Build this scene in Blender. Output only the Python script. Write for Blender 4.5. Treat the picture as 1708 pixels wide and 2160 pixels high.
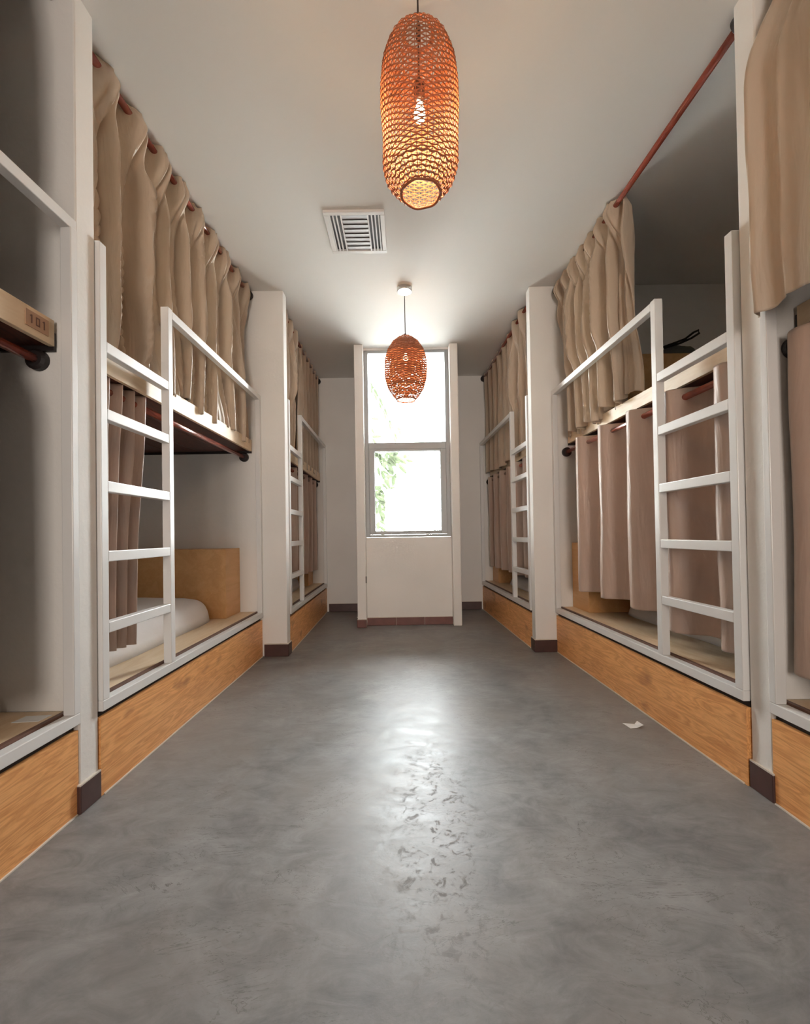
import bpy, bmesh, math, random
from mathutils import Vector, Matrix, noise

# ------------------------------------------------------------------ clear
for o in list(bpy.data.objects):
    bpy.data.objects.remove(o)
scn = bpy.context.scene
COL = scn.collection
PI = math.pi

# ------------------------------------------------------------------ camera (image 1708 x 2160)
EYE = 1.05
FPX, ROLL, PITCH = 920.0, 0.0162, 0.0115
PPX, PPY = 853.13, 1115.39
cam_d = bpy.data.cameras.new('camera')
cam = bpy.data.objects.new('camera', cam_d)
COL.objects.link(cam)
cam_d.sensor_width = 36.0
cam_d.lens = FPX / 2160.0 * 36.0
cam_d.shift_x = (854.0 - PPX) / 2160.0
cam_d.shift_y = (PPY - 1080.0) / 2160.0
cam_d.clip_start = 0.02
cp, sp = math.cos(PITCH), math.sin(PITCH)
fwd = Vector((0, cp, sp)); upv = Vector((0, -sp, cp)); rgt = Vector((1, 0, 0))
cr, sr = math.cos(ROLL), math.sin(ROLL)
cx_ = rgt * cr - upv * sr
cy_ = rgt * sr + upv * cr
m = Matrix.Identity(4)
for i in range(3):
    m[i][0], m[i][1], m[i][2] = cx_[i], cy_[i], -fwd[i]
m[2][3] = EYE
cam.matrix_world = m
scn.camera = cam

# ------------------------------------------------------------------ sky, lights, exposure
WORLD_STRENGTH = 47.0
world = bpy.data.worlds.new('overcast_sky'); scn.world = world
world.use_nodes = True
bg = world.node_tree.nodes['Background']
bg.inputs['Color'].default_value = (0.96, 0.985, 1.0, 1)
bg.inputs['Strength'].default_value = WORLD_STRENGTH

def area(name, loc, rot, sx, sy, power, color, portal=False):
    d = bpy.data.lights.new(name, 'AREA'); d.shape = 'RECTANGLE'
    d.size, d.size_y, d.energy, d.color = sx, sy, power, color
    if portal:
        d.cycles.is_portal = True
    o = bpy.data.objects.new(name, d); COL.objects.link(o)
    o.location = loc; o.rotation_euler = rot
    return o
area('window_portal', (0.045, 5.16, 2.1), (-PI/2, 0, 0), 0.98, 2.2, 1, (1, 1, 1), True)
# added fill light far behind the camera, brightens the camera-facing walls
rear_fill = area('rear_fill_light', (0.05, -5.85, 1.75), (PI/2, 0, 0), 1.5, 1.9, 36, (1.0, 0.885, 0.79))
rear_fill.data.spread = math.radians(80)
sd = bpy.data.lights.new('sun', 'SUN'); sd.energy = 160; sd.angle = 0.02; sd.color = (1.0, 0.96, 0.9)
so = bpy.data.objects.new('sun', sd); COL.objects.link(so); so.location = (0, 12, 9)
so.rotation_euler = (math.radians(-4), math.radians(9), 0)      # nearly overhead, lights the garden and the outer ledge

vs = scn.view_settings
vs.view_transform = 'Standard'; vs.look = 'None'; vs.gamma = 1.0; vs.exposure = 0.25
vs.use_curve_mapping = False

# ------------------------------------------------------------------ materials
def new_mat(name):
    mt = bpy.data.materials.new(name); mt.use_nodes = True
    return mt, mt.node_tree.nodes, mt.node_tree.links, mt.node_tree.nodes['Principled BSDF']

def rgb(h):
    h = h.lstrip('#'); out = []
    for i in (0, 2, 4):
        c = int(h[i:i+2], 16) / 255.0
        out.append(c / 12.92 if c <= 0.04045 else ((c + 0.055) / 1.055) ** 2.4)
    return (*out, 1)

def mat_simple(name, col, rough=0.5, metal=0.0, bump=0.0, bscale=60, var=0.0, vscale=3.0, coat=0.0, spec=0.5, sheen=0.0):
    mt, N, L, P = new_mat(name)
    P.inputs['Roughness'].default_value = rough
    P.inputs['Metallic'].default_value = metal
    P.inputs['Coat Weight'].default_value = coat
    P.inputs['Specular IOR Level'].default_value = spec
    P.inputs['Sheen Weight'].default_value = sheen
    P.inputs['Base Color'].default_value = col
    tc = N.new('ShaderNodeTexCoord')
    if var > 0:
        nz = N.new('ShaderNodeTexNoise'); nz.inputs['Scale'].default_value = vscale; nz.inputs['Detail'].default_value = 5
        L.new(tc.outputs['Object'], nz.inputs['Vector'])
        r = N.new('ShaderNodeValToRGB')
        r.color_ramp.elements[0].position = 0.3; r.color_ramp.elements[1].position = 0.7
        r.color_ramp.elements[0].color = tuple(c * (1 - var) for c in col[:3]) + (1,)
        r.color_ramp.elements[1].color = tuple(min(1, c * (1 + var)) for c in col[:3]) + (1,)
        L.new(nz.outputs['Fac'], r.inputs['Fac']); L.new(r.outputs['Color'], P.inputs['Base Color'])
    if bump > 0:
        nb = N.new('ShaderNodeTexNoise'); nb.inputs['Scale'].default_value = bscale; nb.inputs['Detail'].default_value = 3
        b = N.new('ShaderNodeBump'); b.inputs['Strength'].default_value = bump; b.inputs['Distance'].default_value = 0.004
        L.new(tc.outputs['Object'], nb.inputs['Vector']); L.new(nb.outputs['Fac'], b.inputs['Height'])
        L.new(b.outputs['Normal'], P.inputs['Normal'])
    return mt

def mat_wood(name, c_light, c_dark, rough=0.45, scale=(9, 0.8, 9), knots=None, ring=3.0):
    """grain runs along world Y; optional knots"""
    mt, N, L, P = new_mat(name)
    P.inputs['Roughness'].default_value = rough
    tc = N.new('ShaderNodeTexCoord'); geo = N.new('ShaderNodeNewGeometry')
    mp = N.new('ShaderNodeMapping'); mp.inputs['Scale'].default_value = scale
    L.new(geo.outputs['Position'], mp.inputs['Vector'])
    n1 = N.new('ShaderNodeTexNoise'); n1.inputs['Scale'].default_value = 2.2; n1.inputs['Detail'].default_value = 6; n1.inputs['Distortion'].default_value = 1.3
    L.new(mp.outputs['Vector'], n1.inputs['Vector'])
    mp2 = N.new('ShaderNodeMapping'); mp2.inputs['Scale'].default_value = (scale[0]*7, scale[1]*2.2, scale[2]*7)
    L.new(geo.outputs['Position'], mp2.inputs['Vector'])
    n2 = N.new('ShaderNodeTexNoise'); n2.inputs['Scale'].default_value = 2.5; n2.inputs['Detail'].default_value = 4
    L.new(mp2.outputs['Vector'], n2.inputs['Vector'])
    w = N.new('ShaderNodeMath'); w.operation = 'MULTIPLY'; w.inputs[1].default_value = ring * 2
    L.new(n1.outputs['Fac'], w.inputs[0])
    fr = N.new('ShaderNodeMath'); fr.operation = 'PINGPONG'; fr.inputs[1].default_value = 0.5
    L.new(w.outputs[0], fr.inputs[0])
    mx = N.new('ShaderNodeMath'); mx.operation = 'MULTIPLY_ADD'; mx.inputs[1].default_value = 0.9
    L.new(fr.outputs[0], mx.inputs[0])
    m3 = N.new('ShaderNodeMath'); m3.operation = 'MULTIPLY'; m3.inputs[1].default_value = 0.55
    L.new(n2.outputs['Fac'], m3.inputs[0]); L.new(m3.outputs[0], mx.inputs[2])
    r = N.new('ShaderNodeValToRGB')
    r.color_ramp.elements[0].position = 0.12; r.color_ramp.elements[1].position = 0.78
    r.color_ramp.elements[0].color = c_dark; r.color_ramp.elements[1].color = c_light
    L.new(mx.outputs[0], r.inputs['Fac'])
    last = r.outputs['Color']
    if knots:
        mpk = N.new('ShaderNodeMapping'); mpk.inputs['Scale'].default_value = (6, 3.4, 6)
        L.new(geo.outputs['Position'], mpk.inputs['Vector'])
        nd = N.new('ShaderNodeTexNoise'); nd.inputs['Scale'].default_value = 1.5
        L.new(mpk.outputs['Vector'], nd.inputs['Vector'])
        add = N.new('ShaderNodeVectorMath'); add.operation = 'ADD'
        L.new(mpk.outputs['Vector'], add.inputs[0]); L.new(nd.outputs['Color'], add.inputs[1])
        v = N.new('ShaderNodeTexVoronoi'); v.inputs['Scale'].default_value = 0.9
        L.new(add.outputs[0], v.inputs['Vector'])
        rk = N.new('ShaderNodeValToRGB')
        rk.color_ramp.elements[0].position = 0.05; rk.color_ramp.elements[1].position = 0.26
        rk.color_ramp.elements[0].color = (1, 1, 1, 1); rk.color_ramp.elements[1].color = (0, 0, 0, 1)
        L.new(v.outputs['Distance'], rk.inputs['Fac'])
        mk = N.new('ShaderNodeMath'); mk.operation = 'MULTIPLY'; mk.inputs[1].default_value = 0.6
        L.new(rk.outputs['Color'], mk.inputs[0])
        mix = N.new('ShaderNodeMix'); mix.data_type = 'RGBA'
        L.new(mk.outputs[0], mix.inputs['Factor']); L.new(last, mix.inputs['A']); mix.inputs['B'].default_value = knots
        last = mix.outputs['Result']
    L.new(last, P.inputs['Base Color'])
    b = N.new('ShaderNodeBump'); b.inputs['Strength'].default_value = 0.15; b.inputs['Distance'].default_value = 0.002
    L.new(n2.outputs['Fac'], b.inputs['Height']); L.new(b.outputs['Normal'], P.inputs['Normal'])
    return mt

M = {}
M['wall'] = mat_simple('wall_paint', (0.86, 0.835, 0.80, 1), 0.75, bump=0.25, bscale=45, var=0.03, vscale=2.0)
M['ceiling'] = mat_simple('ceiling_paint', (0.82, 0.81, 0.785, 1), 0.8, bump=0.15, bscale=30, var=0.015, vscale=1.2)
M['white'] = mat_simple('white_enamel', (0.80, 0.79, 0.775, 1), 0.33, bump=0.12, bscale=25, coat=0.1)
M['pine'] = mat_wood('knotty_pine_board', (0.93, 0.49, 0.19, 1), (0.62, 0.25, 0.075, 1), 0.42, knots=rgb('8a4a26'))
M['ply'] = mat_wood('pale_plywood', rgb('ead3b4'), rgb('dbbd96'), 0.45, scale=(5, 0.9, 5), ring=1.5)
M['ply_box'] = mat_wood('amber_plywood', rgb('dcab74'), rgb('cf9b60'), 0.4, scale=(5, 0.9, 5), ring=1.2)
M['edge'] = mat_simple('walnut_edging', rgb('6b4a3c'), 0.5, var=0.15, vscale=20)
M['dark_wood'] = mat_wood('dark_stained_planks', rgb('6a3a2e'), rgb('3c1d18'), 0.4, scale=(5, 1.2, 5))
M['rod'] = mat_simple('varnished_red_wood', rgb('8a4030'), 0.22, var=0.2, vscale=12, coat=0.5)
M['black'] = mat_simple('black_metal', rgb('241c1c'), 0.5)
M['tile'] = mat_simple('dark_brown_tile', rgb('4e3430'), 0.35, var=0.15, vscale=14)
M['redtile'] = mat_simple('reddish_brown_tile', rgb('6d4038'), 0.4, var=0.12, vscale=18)
M['grout'] = mat_simple('pale_grout', rgb('d8cec2'), 0.7)
M['gap'] = mat_simple('dark_recess', rgb('2e2724'), 0.8)
M['alu'] = mat_simple('light_grey_aluminium', (0.36, 0.37, 0.37, 1), 0.45, metal=0.2, bump=0.05)
M['vent_white'] = mat_simple('vent_white', (0.76, 0.74, 0.72, 1), 0.45)
M['vent_grey'] = mat_simple('vent_grey', (0.36, 0.34, 0.34, 1), 0.5)
M['sheet'] = mat_simple('white_cotton', (0.80, 0.77, 0.765, 1), 0.85, bump=0.5, bscale=14, sheen=0.2)
M['chrome'] = mat_simple('brushed_steel', (0.6, 0.6, 0.6, 1), 0.25, metal=0.9)
M['cord'] = mat_simple('dark_cord', rgb('3a2a26'), 0.6)
M['canvas'] = mat_simple('grey_green_nylon', rgb('5d5f57'), 0.7, bump=0.6, bscale=30, var=0.1)
M['strap'] = mat_simple('black_strap', rgb('1a1715'), 0.7)
M['red'] = mat_simple('red_plastic', rgb('9a1f22'), 0.3)
M['paper'] = mat_simple('white_paper', (0.82, 0.84, 0.84, 1), 0.7)
M['leafm'] = None

def mat_fabric():
    mt, N, L, P = new_mat('beige_curtain_cloth')
    tc = N.new('ShaderNodeTexCoord')
    mp = N.new('ShaderNodeMapping'); mp.inputs['Scale'].default_value = (1, 1, 0.25)
    L.new(tc.outputs['Object'], mp.inputs['Vector'])
    n = N.new('ShaderNodeTexNoise'); n.inputs['Scale'].default_value = 6; n.inputs['Detail'].default_value = 4
    L.new(mp.outputs['Vector'], n.inputs['Vector'])
    r = N.new('ShaderNodeValToRGB')
    r.color_ramp.elements[0].position = 0.3; r.color_ramp.elements[1].position = 0.7
    r.color_ramp.elements[0].color = (0.50, 0.395, 0.295, 1); r.color_ramp.elements[1].color = (0.57, 0.455, 0.345, 1)
    L.new(n.outputs['Fac'], r.inputs['Fac']); L.new(r.outputs['Color'], P.inputs['Base Color'])
    P.inputs['Roughness'].default_value = 0.42
    P.inputs['Sheen Weight'].default_value = 0.8; P.inputs['Sheen Roughness'].default_value = 0.3
    P.inputs['Sheen Tint'].default_value = (0.95, 0.88, 0.78, 1)
    nb = N.new('ShaderNodeTexNoise'); nb.inputs['Scale'].default_value = 7; nb.inputs['Detail'].default_value = 3; nb.inputs['Distortion'].default_value = 0.6
    mp2 = N.new('ShaderNodeMapping'); mp2.inputs['Scale'].default_value = (2, 2, 0.35)
    L.new(tc.outputs['Object'], mp2.inputs['Vector']); L.new(mp2.outputs['Vector'], nb.inputs['Vector'])
    b = N.new('ShaderNodeBump'); b.inputs['Strength'].default_value = 0.55; b.inputs['Distance'].default_value = 0.02
    L.new(nb.outputs['Fac'], b.inputs['Height']); L.new(b.outputs['Normal'], P.inputs['Normal'])
    return mt
M['cloth'] = mat_fabric()
M['cloth_low'] = M['cloth'].copy(); M['cloth_low'].name = 'pinkish_beige_curtain_cloth'
for e, c in zip([n for n in M['cloth_low'].node_tree.nodes if n.type == 'VALTORGB'][0].color_ramp.elements,
                [(0.50, 0.37, 0.30, 1), (0.56, 0.42, 0.345, 1)]):
    e.color = c

def mat_floor():
    mt, N, L, P = new_mat('polished_concrete')
    geo = N.new('ShaderNodeNewGeometry')
    def noise_(scale, detail, dist, mscale=(1, 1, 1), rough=0.6):
        mp = N.new('ShaderNodeMapping'); mp.inputs['Scale'].default_value = mscale
        L.new(geo.outputs['Position'], mp.inputs['Vector'])
        n = N.new('ShaderNodeTexNoise'); n.inputs['Scale'].default_value = scale
        n.inputs['Detail'].default_value = detail; n.inputs['Distortion'].default_value = dist
        n.inputs['Roughness'].default_value = rough
        L.new(mp.outputs['Vector'], n.inputs['Vector'])
        return n
    a = noise_(2.4, 10, 0.7, (1,1,1), 0.68); b = noise_(9.0, 12, 0.9, (0.7, 1.3, 1), 0.72); c = noise_(1.1, 3, 0.3)
    r1 = N.new('ShaderNodeValToRGB')
    els = r1.color_ramp.elements
    els[0].position = 0.30; els[0].color = (0.115, 0.113, 0.115, 1)
    els[1].position = 0.72; els[1].color = (0.38, 0.375, 0.37, 1)
    e = els.new(0.5); e.color = (0.235, 0.23, 0.228, 1)
    s = N.new('ShaderNodeMath'); s.operation = 'MULTIPLY_ADD'; s.inputs[1].default_value = 0.5
    h2 = N.new('ShaderNodeMath'); h2.operation = 'MULTIPLY'; h2.inputs[1].default_value = 0.5
    L.new(b.outputs['Fac'], h2.inputs[0]); L.new(a.outputs['Fac'], s.inputs[0]); L.new(h2.outputs[0], s.inputs[2])
    L.new(s.outputs[0], r1.inputs['Fac'])
    # brownish blotches
    mixc = N.new('ShaderNodeMix'); mixc.data_type = 'RGBA'
    rc = N.new('ShaderNodeValToRGB'); rc.color_ramp.elements[0].position = 0.42; rc.color_ramp.elements[1].position = 0.62
    rc.color_ramp.elements[0].color = (0, 0, 0, 1); rc.color_ramp.elements[1].color = (0.45, 0.45, 0.45, 1)
    L.new(c.outputs['Fac'], rc.inputs['Fac']); L.new(rc.outputs['Color'], mixc.inputs['Factor'])
    L.new(r1.outputs['Color'], mixc.inputs['A']); mixc.inputs['B'].default_value = (0.27, 0.235, 0.21, 1)
    # trowel scratches: warped thin bands
    w = noise_(2.6, 6, 2.4, (0.7, 2.0, 1), 0.6)
    ping = N.new('ShaderNodeMath'); ping.operation = 'MULTIPLY'; ping.inputs[1].default_value = 9
    L.new(w.outputs['Fac'], ping.inputs[0])
    pp = N.new('ShaderNodeMath'); pp.operation = 'PINGPONG'; pp.inputs[1].default_value = 0.5
    L.new(ping.outputs[0], pp.inputs[0])
    rs = N.new('ShaderNodeValToRGB'); rs.color_ramp.elements[0].position = 0.0; rs.color_ramp.elements[1].position = 0.05
    rs.color_ramp.elements[0].color = (1, 1, 1, 1); rs.color_ramp.elements[1].color = (0, 0, 0, 1)
    L.new(pp.outputs[0], rs.inputs['Fac'])
    msk = noise_(2.3, 3, 0.5)
    rm = N.new('ShaderNodeValToRGB'); rm.color_ramp.elements[0].position = 0.46; rm.color_ramp.elements[1].position = 0.60
    L.new(msk.outputs['Fac'], rm.inputs['Fac'])
    sc = N.new('ShaderNodeMath'); sc.operation = 'MULTIPLY'
    L.new(rs.outputs['Color'], sc.inputs[0]); L.new(rm.outputs['Color'], sc.inputs[1])
    sc2 = N.new('ShaderNodeMath'); sc2.operation = 'MULTIPLY'; sc2.inputs[1].default_value = 0.75
    L.new(sc.outputs[0], sc2.inputs[0])
    mix2 = N.new('ShaderNodeMix'); mix2.data_type = 'RGBA'
    L.new(sc2.outputs[0], mix2.inputs['Factor']); L.new(mixc.outputs['Result'], mix2.inputs['A'])
    mix2.inputs['B'].default_value = (0.10, 0.09, 0.085, 1)
    # worn flaked patch in the middle of the aisle
    sub = N.new('ShaderNodeVectorMath'); sub.operation = 'SUBTRACT'; sub.inputs[1].default_value = (0.12, 1.55, 0)
    L.new(geo.outputs['Position'], sub.inputs[0])
    scl = N.new('ShaderNodeVectorMath'); scl.operation = 'MULTIPLY'; scl.inputs[1].default_value = (3.4, 1.1, 0)
    L.new(sub.outputs[0], scl.inputs[0])
    ln = N.new('ShaderNodeVectorMath'); ln.operation = 'LENGTH'; L.new(scl.outputs[0], ln.inputs[0])
    rp = N.new('ShaderNodeValToRGB'); rp.color_ramp.elements[0].position = 0.2; rp.color_ramp.elements[1].position = 0.95
    rp.color_ramp.elements[0].color = (1, 1, 1, 1); rp.color_ramp.elements[1].color = (0, 0, 0, 1)
    L.new(ln.outputs['Value'], rp.inputs['Fac'])
    fl = noise_(24, 8, 0.8, (1, 1, 1), 0.75)
    rf = N.new('ShaderNodeValToRGB'); rf.color_ramp.elements[0].position = 0.53; rf.color_ramp.elements[1].position = 0.6
    L.new(fl.outputs['Fac'], rf.inputs['Fac'])
    fm = N.new('ShaderNodeMath'); fm.operation = 'MULTIPLY'; L.new(rp.outputs['Color'], fm.inputs[0]); L.new(rf.outputs['Color'], fm.inputs[1])
    fm2 = N.new('ShaderNodeMath'); fm2.operation = 'MULTIPLY'; fm2.inputs[1].default_value = 0.5
    L.new(fm.outputs[0], fm2.inputs[0])
    mix3 = N.new('ShaderNodeMix'); mix3.data_type = 'RGBA'
    L.new(fm2.outputs[0], mix3.inputs['Factor']); L.new(mix2.outputs['Result'], mix3.inputs['A'])
    mix3.inputs['B'].default_value = (0.12, 0.105, 0.10, 1)
    L.new(mix3.outputs['Result'], P.inputs['Base Color'])
    # gloss
    rr = N.new('ShaderNodeMapRange'); rr.inputs['From Min'].default_value = 0.3; rr.inputs['From Max'].default_value = 0.7
    rr.inputs['To Min'].default_value = 0.30; rr.inputs['To Max'].default_value = 0.48
    L.new(b.outputs['Fac'], rr.inputs['Value'])
    ra = N.new('ShaderNodeMath'); ra.operation = 'MULTIPLY_ADD'; ra.inputs[1].default_value = 0.25
    L.new(fm.outputs[0], ra.inputs[0]); L.new(rr.outputs['Result'], ra.inputs[2])
    L.new(ra.outputs[0], P.inputs['Roughness'])
    P.inputs['Specular IOR Level'].default_value = 0.18
    bp = N.new('ShaderNodeBump'); bp.inputs['Strength'].default_value = 0.22; bp.inputs['Distance'].default_value = 0.006
    L.new(s.outputs[0], bp.inputs['Height']); L.new(bp.outputs['Normal'], P.inputs['Normal'])
    return mt
M['floor'] = mat_floor()

def mat_glass():
    mt = bpy.data.materials.new('window_glass'); mt.use_nodes = True
    N, L = mt.node_tree.nodes, mt.node_tree.links
    N.remove(N['Principled BSDF'])
    t = N.new('ShaderNodeBsdfTransparent'); g = N.new('ShaderNodeBsdfGlossy'); g.inputs['Roughness'].default_value = 0.03
    t.inputs['Color'].default_value = (0.96, 0.98, 0.98, 1)
    mx = N.new('ShaderNodeMixShader'); f = N.new('ShaderNodeFresnel'); f.inputs['IOR'].default_value = 1.45
    L.new(f.outputs[0], mx.inputs[0]); L.new(t.outputs[0], mx.inputs[1]); L.new(g.outputs[0], mx.inputs[2])
    L.new(mx.outputs[0], N['Material Output'].inputs['Surface'])
    return mt
M['glass'] = mat_glass()

def mat_translucent(name, col, tcol, f=0.4, rough=0.6):
    mt = bpy.data.materials.new(name); mt.use_nodes = True
    N, L = mt.node_tree.nodes, mt.node_tree.links
    P = N['Principled BSDF']; P.inputs['Base Color'].default_value = col; P.inputs['Roughness'].default_value = rough
    t = N.new('ShaderNodeBsdfTranslucent'); t.inputs['Color'].default_value = tcol
    mx = N.new('ShaderNodeMixShader'); mx.inputs[0].default_value = f
    L.new(P.outputs[0], mx.inputs[1]); L.new(t.outputs[0], mx.inputs[2])
    L.new(mx.outputs[0], N['Material Output'].inputs['Surface'])
    return mt
M['wicker'] = mat_translucent('orange_brown_wicker', (0.34, 0.115, 0.045, 1), (0.9, 0.3, 0.08, 1), 0.02)
M['leafm'] = mat_translucent('dark_green_leaf', (0.026, 0.030, 0.022, 1), (0.026, 0.034, 0.018, 1), 0.35, 1.0)
M['leafm'].node_tree.nodes['Principled BSDF'].inputs['Specular IOR Level'].default_value = 0.0
M['bark'] = mat_simple('bark', (0.02, 0.018, 0.016, 1), 0.9, spec=0.0)

def mat_emit(name, col, s):
    mt = bpy.data.materials.new(name); mt.use_nodes = True
    P = mt.node_tree.nodes['Principled BSDF']
    P.inputs['Emission Color'].default_value = col; P.inputs['Emission Strength'].default_value = s
    P.inputs['Base Color'].default_value = col
    return mt
M['bulb'] = mat_emit('lit_bulb', (1.0, 0.74, 0.42, 1), 30)

# ------------------------------------------------------------------ mesh helpers (all shapes in world coordinates)
def box(bm, a, b, f=None):
    """axis box between corners a and b, corner map f(x,y,z)"""
    f = f or (lambda x, y, z: (x, y, z))
    v = [bm.verts.new(f(x, y, z)) for z in (a[2], b[2]) for y in (a[1], b[1]) for x in (a[0], b[0])]
    for q in ((0, 2, 3, 1), (4, 5, 7, 6), (0, 1, 5, 4), (2, 6, 7, 3), (0, 4, 6, 2), (1, 3, 7, 5)):
        bm.faces.new([v[i] for i in q])

def tube(bm, pts, radii, seg=12, cap=True):
    pts = [Vector(p) for p in pts]
    if not isinstance(radii, (list, tuple)):
        radii = [radii] * len(pts)
    rings = []
    up = Vector((0, 0, 1))
    for i, p in enumerate(pts):
        t = (pts[min(i+1, len(pts)-1)] - pts[max(i-1, 0)]).normalized()
        if abs(t.dot(up)) > 0.95:
            s = Vector((1, 0, 0)).cross(t).normalized()
        else:
            s = up.cross(t).normalized()
        n = t.cross(s)
        rings.append([bm.verts.new(p + (s * math.cos(2*PI*k/seg) + n * math.sin(2*PI*k/seg)) * radii[i]) for k in range(seg)])
    for a, b in zip(rings, rings[1:]):
        for k in range(seg):
            bm.faces.new((a[k], a[(k+1) % seg], b[(k+1) % seg], b[k]))
    if cap:
        bm.faces.new(rings[0][::-1]); bm.faces.new(rings[-1])

def lathe(bm, prof, c, seg=32, cap=True):
    rings = []
    for r, z in prof:
        rings.append([bm.verts.new((c[0] + r*math.cos(2*PI*k/seg), c[1] + r*math.sin(2*PI*k/seg), c[2] + z)) for k in range(seg)])
    for a, b in zip(rings, rings[1:]):
        for k in range(seg):
            bm.faces.new((a[k], a[(k+1) % seg], b[(k+1) % seg], b[k]))
    if cap:
        bm.faces.new(rings[0][::-1]); bm.faces.new(rings[-1])

def link(name, bm, mat, parent=None, smooth=False, bevel=0.0, base=None):
    """ONE mesh object; vertices are in world space, moved to the parent's or the given base"""
    bmesh.ops.recalc_face_normals(bm, faces=bm.faces)
    root = parent
    off = Vector((0, 0, 0))
    while root is not None:
        off += root.location; root = root.parent
    if base is not None and parent is None:
        off = Vector(base)
    bmesh.ops.translate(bm, verts=bm.verts, vec=-off)
    me = bpy.data.meshes.new(name); bm.to_mesh(me); bm.free()
    me.materials.append(mat)
    if smooth:
        for p in me.polygons: p.use_smooth = True
    o = bpy.data.objects.new(name, me); COL.objects.link(o)
    if parent is not None:
        o.parent = parent
    elif base is not None:
        o.location = base
    if bevel > 0:
        md = o.modifiers.new('bevel', 'BEVEL'); md.width = bevel; md.segments = 2; md.limit_method = 'ANGLE'
        md.angle_limit = math.radians(50)
    return o

def tag(o, label=None, cat=None, group=None, kind=None):
    if label: o['label'] = label
    if cat: o['category'] = cat
    if group: o['group'] = group
    if kind: o['kind'] = kind
    return o

def thing(name, loc, label, cat, group=None):
    o = bpy.data.objects.new(name, None); COL.objects.link(o); o.location = loc
    o.empty_display_size = 0.1
    return tag(o, label, cat, group)

def boxes(name, mat, parent, lst, f=None, bevel=0.0, **k):
    bm = bmesh.new()
    for a, b in lst: box(bm, a, b, f)
    return link(name, bm, mat, parent, bevel=bevel, **k)

def struct(name, mat, lst, bevel=0.0):
    o = boxes(name, mat, None, lst, bevel=bevel)
    o['kind'] = 'structure'
    return o

# ------------------------------------------------------------------ the room
H = 3.21
BX = 2.95                       # back wall of the bunk bays
Y1N, Y1F, Y2N, Y2F = 1.6825, 1.786, 3.816, 3.92
YP, Y3, YR = 4.93, 5.986, -6.0
A1, B1, A2, B2 = 1.260, 1.3976, 1.0375, 1.1285
PL0, PL1, PR0, PR1 = -0.5454, -0.4444, 0.5379, 0.6344

struct('floor', M['floor'], [((-3.1, YR-0.15, -0.12), (3.1, Y3+0.12, 0))])
struct('ceiling', M['ceiling'], [((-3.1, YR-0.15, H), (3.1, 5.14, H+0.14)), ((-3.1, 5.14, H), (PL1, Y3+0.12, H+0.14)), ((PR0, 5.14, H), (3.1, Y3+0.12, H+0.14))])
struct('wall_left', M['wall'], [((-BX-0.12, YR-0.12, 0), (-BX, Y3+0.12, H))])
struct('wall_right', M['wall'], [((BX, YR-0.12, 0), (BX+0.12, Y3+0.12, H))])
struct('wall_rear', M['wall'], [((-BX, YR-0.12, 0), (BX, YR, H))])
struct('wall_partition_left_rear', M['wall'], [((-BX, -0.47, 0), (-A1, -0.365, H))], bevel=0.006)
struct('wall_partition_right_rear', M['wall'], [((B1, -0.47, 0), (BX, -0.365, H))], bevel=0.006)
struct('wall_partition_left_near', M['wall'], [((-BX, Y1N, 0), (-A1, Y1F, H))], bevel=0.006)
struct('wall_partition_right_near', M['wall'], [((B1, Y1N, 0), (BX, Y1F, H))], bevel=0.006)
struct('wall_partition_left_far', M['wall'], [((-BX, Y2N, 0), (-A2, Y2F, H))], bevel=0.006)
struct('wall_partition_right_far', M['wall'], [((B2, Y2N, 0), (BX, Y2F, H))], bevel=0.006)
struct('wall_end_left', M['wall'], [((-BX, Y3, 0), (PL0, Y3+0.12, H))])
struct('wall_end_right', M['wall'], [((PR1, Y3, 0), (BX, Y3+0.12, H))])
struct('wall_pier_left', M['wall'], [((PL0, YP, 0), (PL1, Y3+0.12, H))], bevel=0.006)
struct('wall_pier_right', M['wall'], [((PR0, YP, 0), (PR1, Y3+0.12, H))], bevel=0.012)
struct('wall_window', M['wall'], [((PL1, 5.04, 0), (PR0, 5.15, 1.010)), ((PL1, 5.04, 3.185), (PR0, 5.15, H))])
struct('wall_slot', M['gap'], [((PL1-0.004, YP-0.002, 0.50), (PL1+0.004, YP+0.01, 0.575))])

def skirt(name, lst, mat, top=0.106):
    """tiles with a pale caulk line on top"""
    o = boxes(name, mat, None, [((a[0], a[1], 0.0), (b[0], b[1], top)) for a, b in lst], bevel=0.004)
    o['kind'] = 'structure'
    c = boxes('caulk_line', M['grout'], o, [((a[0]+0.001, a[1]+0.001, top), (b[0]-0.001, b[1]-0.001, top+0.006)) for a, b in lst])
    return o
s_ = 0.012
skirt('baseboard_left_near', [((-A1-0.02, Y1N-s_, 0), (-A1+s_, Y1F, 0))], M['tile'])
skirt('baseboard_right_near', [((B1-s_, Y1N-s_, 0), (B1+0.02, Y1F, 0))], M['tile'])
skirt('baseboard_left_far', [((-A2-0.20, Y2N-s_, 0), (-A2+s_, Y2N, 0)), ((-A2, Y2N, 0), (-A2+s_, Y2F+0.004, 0))], M['tile'])
skirt('baseboard_right_far', [((B2-s_, Y2N-s_, 0), (B2+0.19, Y2N, 0)), ((B2-s_, Y2N, 0), (B2, Y2F+0.004, 0))], M['tile'])
skirt('baseboard_end_left', [((-1.05, Y3-s_, 0), (PL0, Y3, 0)), ((PL0-s_, YP+0.02, 0), (PL0, Y3-s_, 0))], M['tile'])
skirt('baseboard_end_right', [((PR1, Y3-s_, 0), (1.04, Y3, 0))], M['tile'])
skirt('baseboard_pier', [((PL0-0.004, YP-s_, 0), (PL1, YP, 0))], M['redtile'], 0.088)
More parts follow.
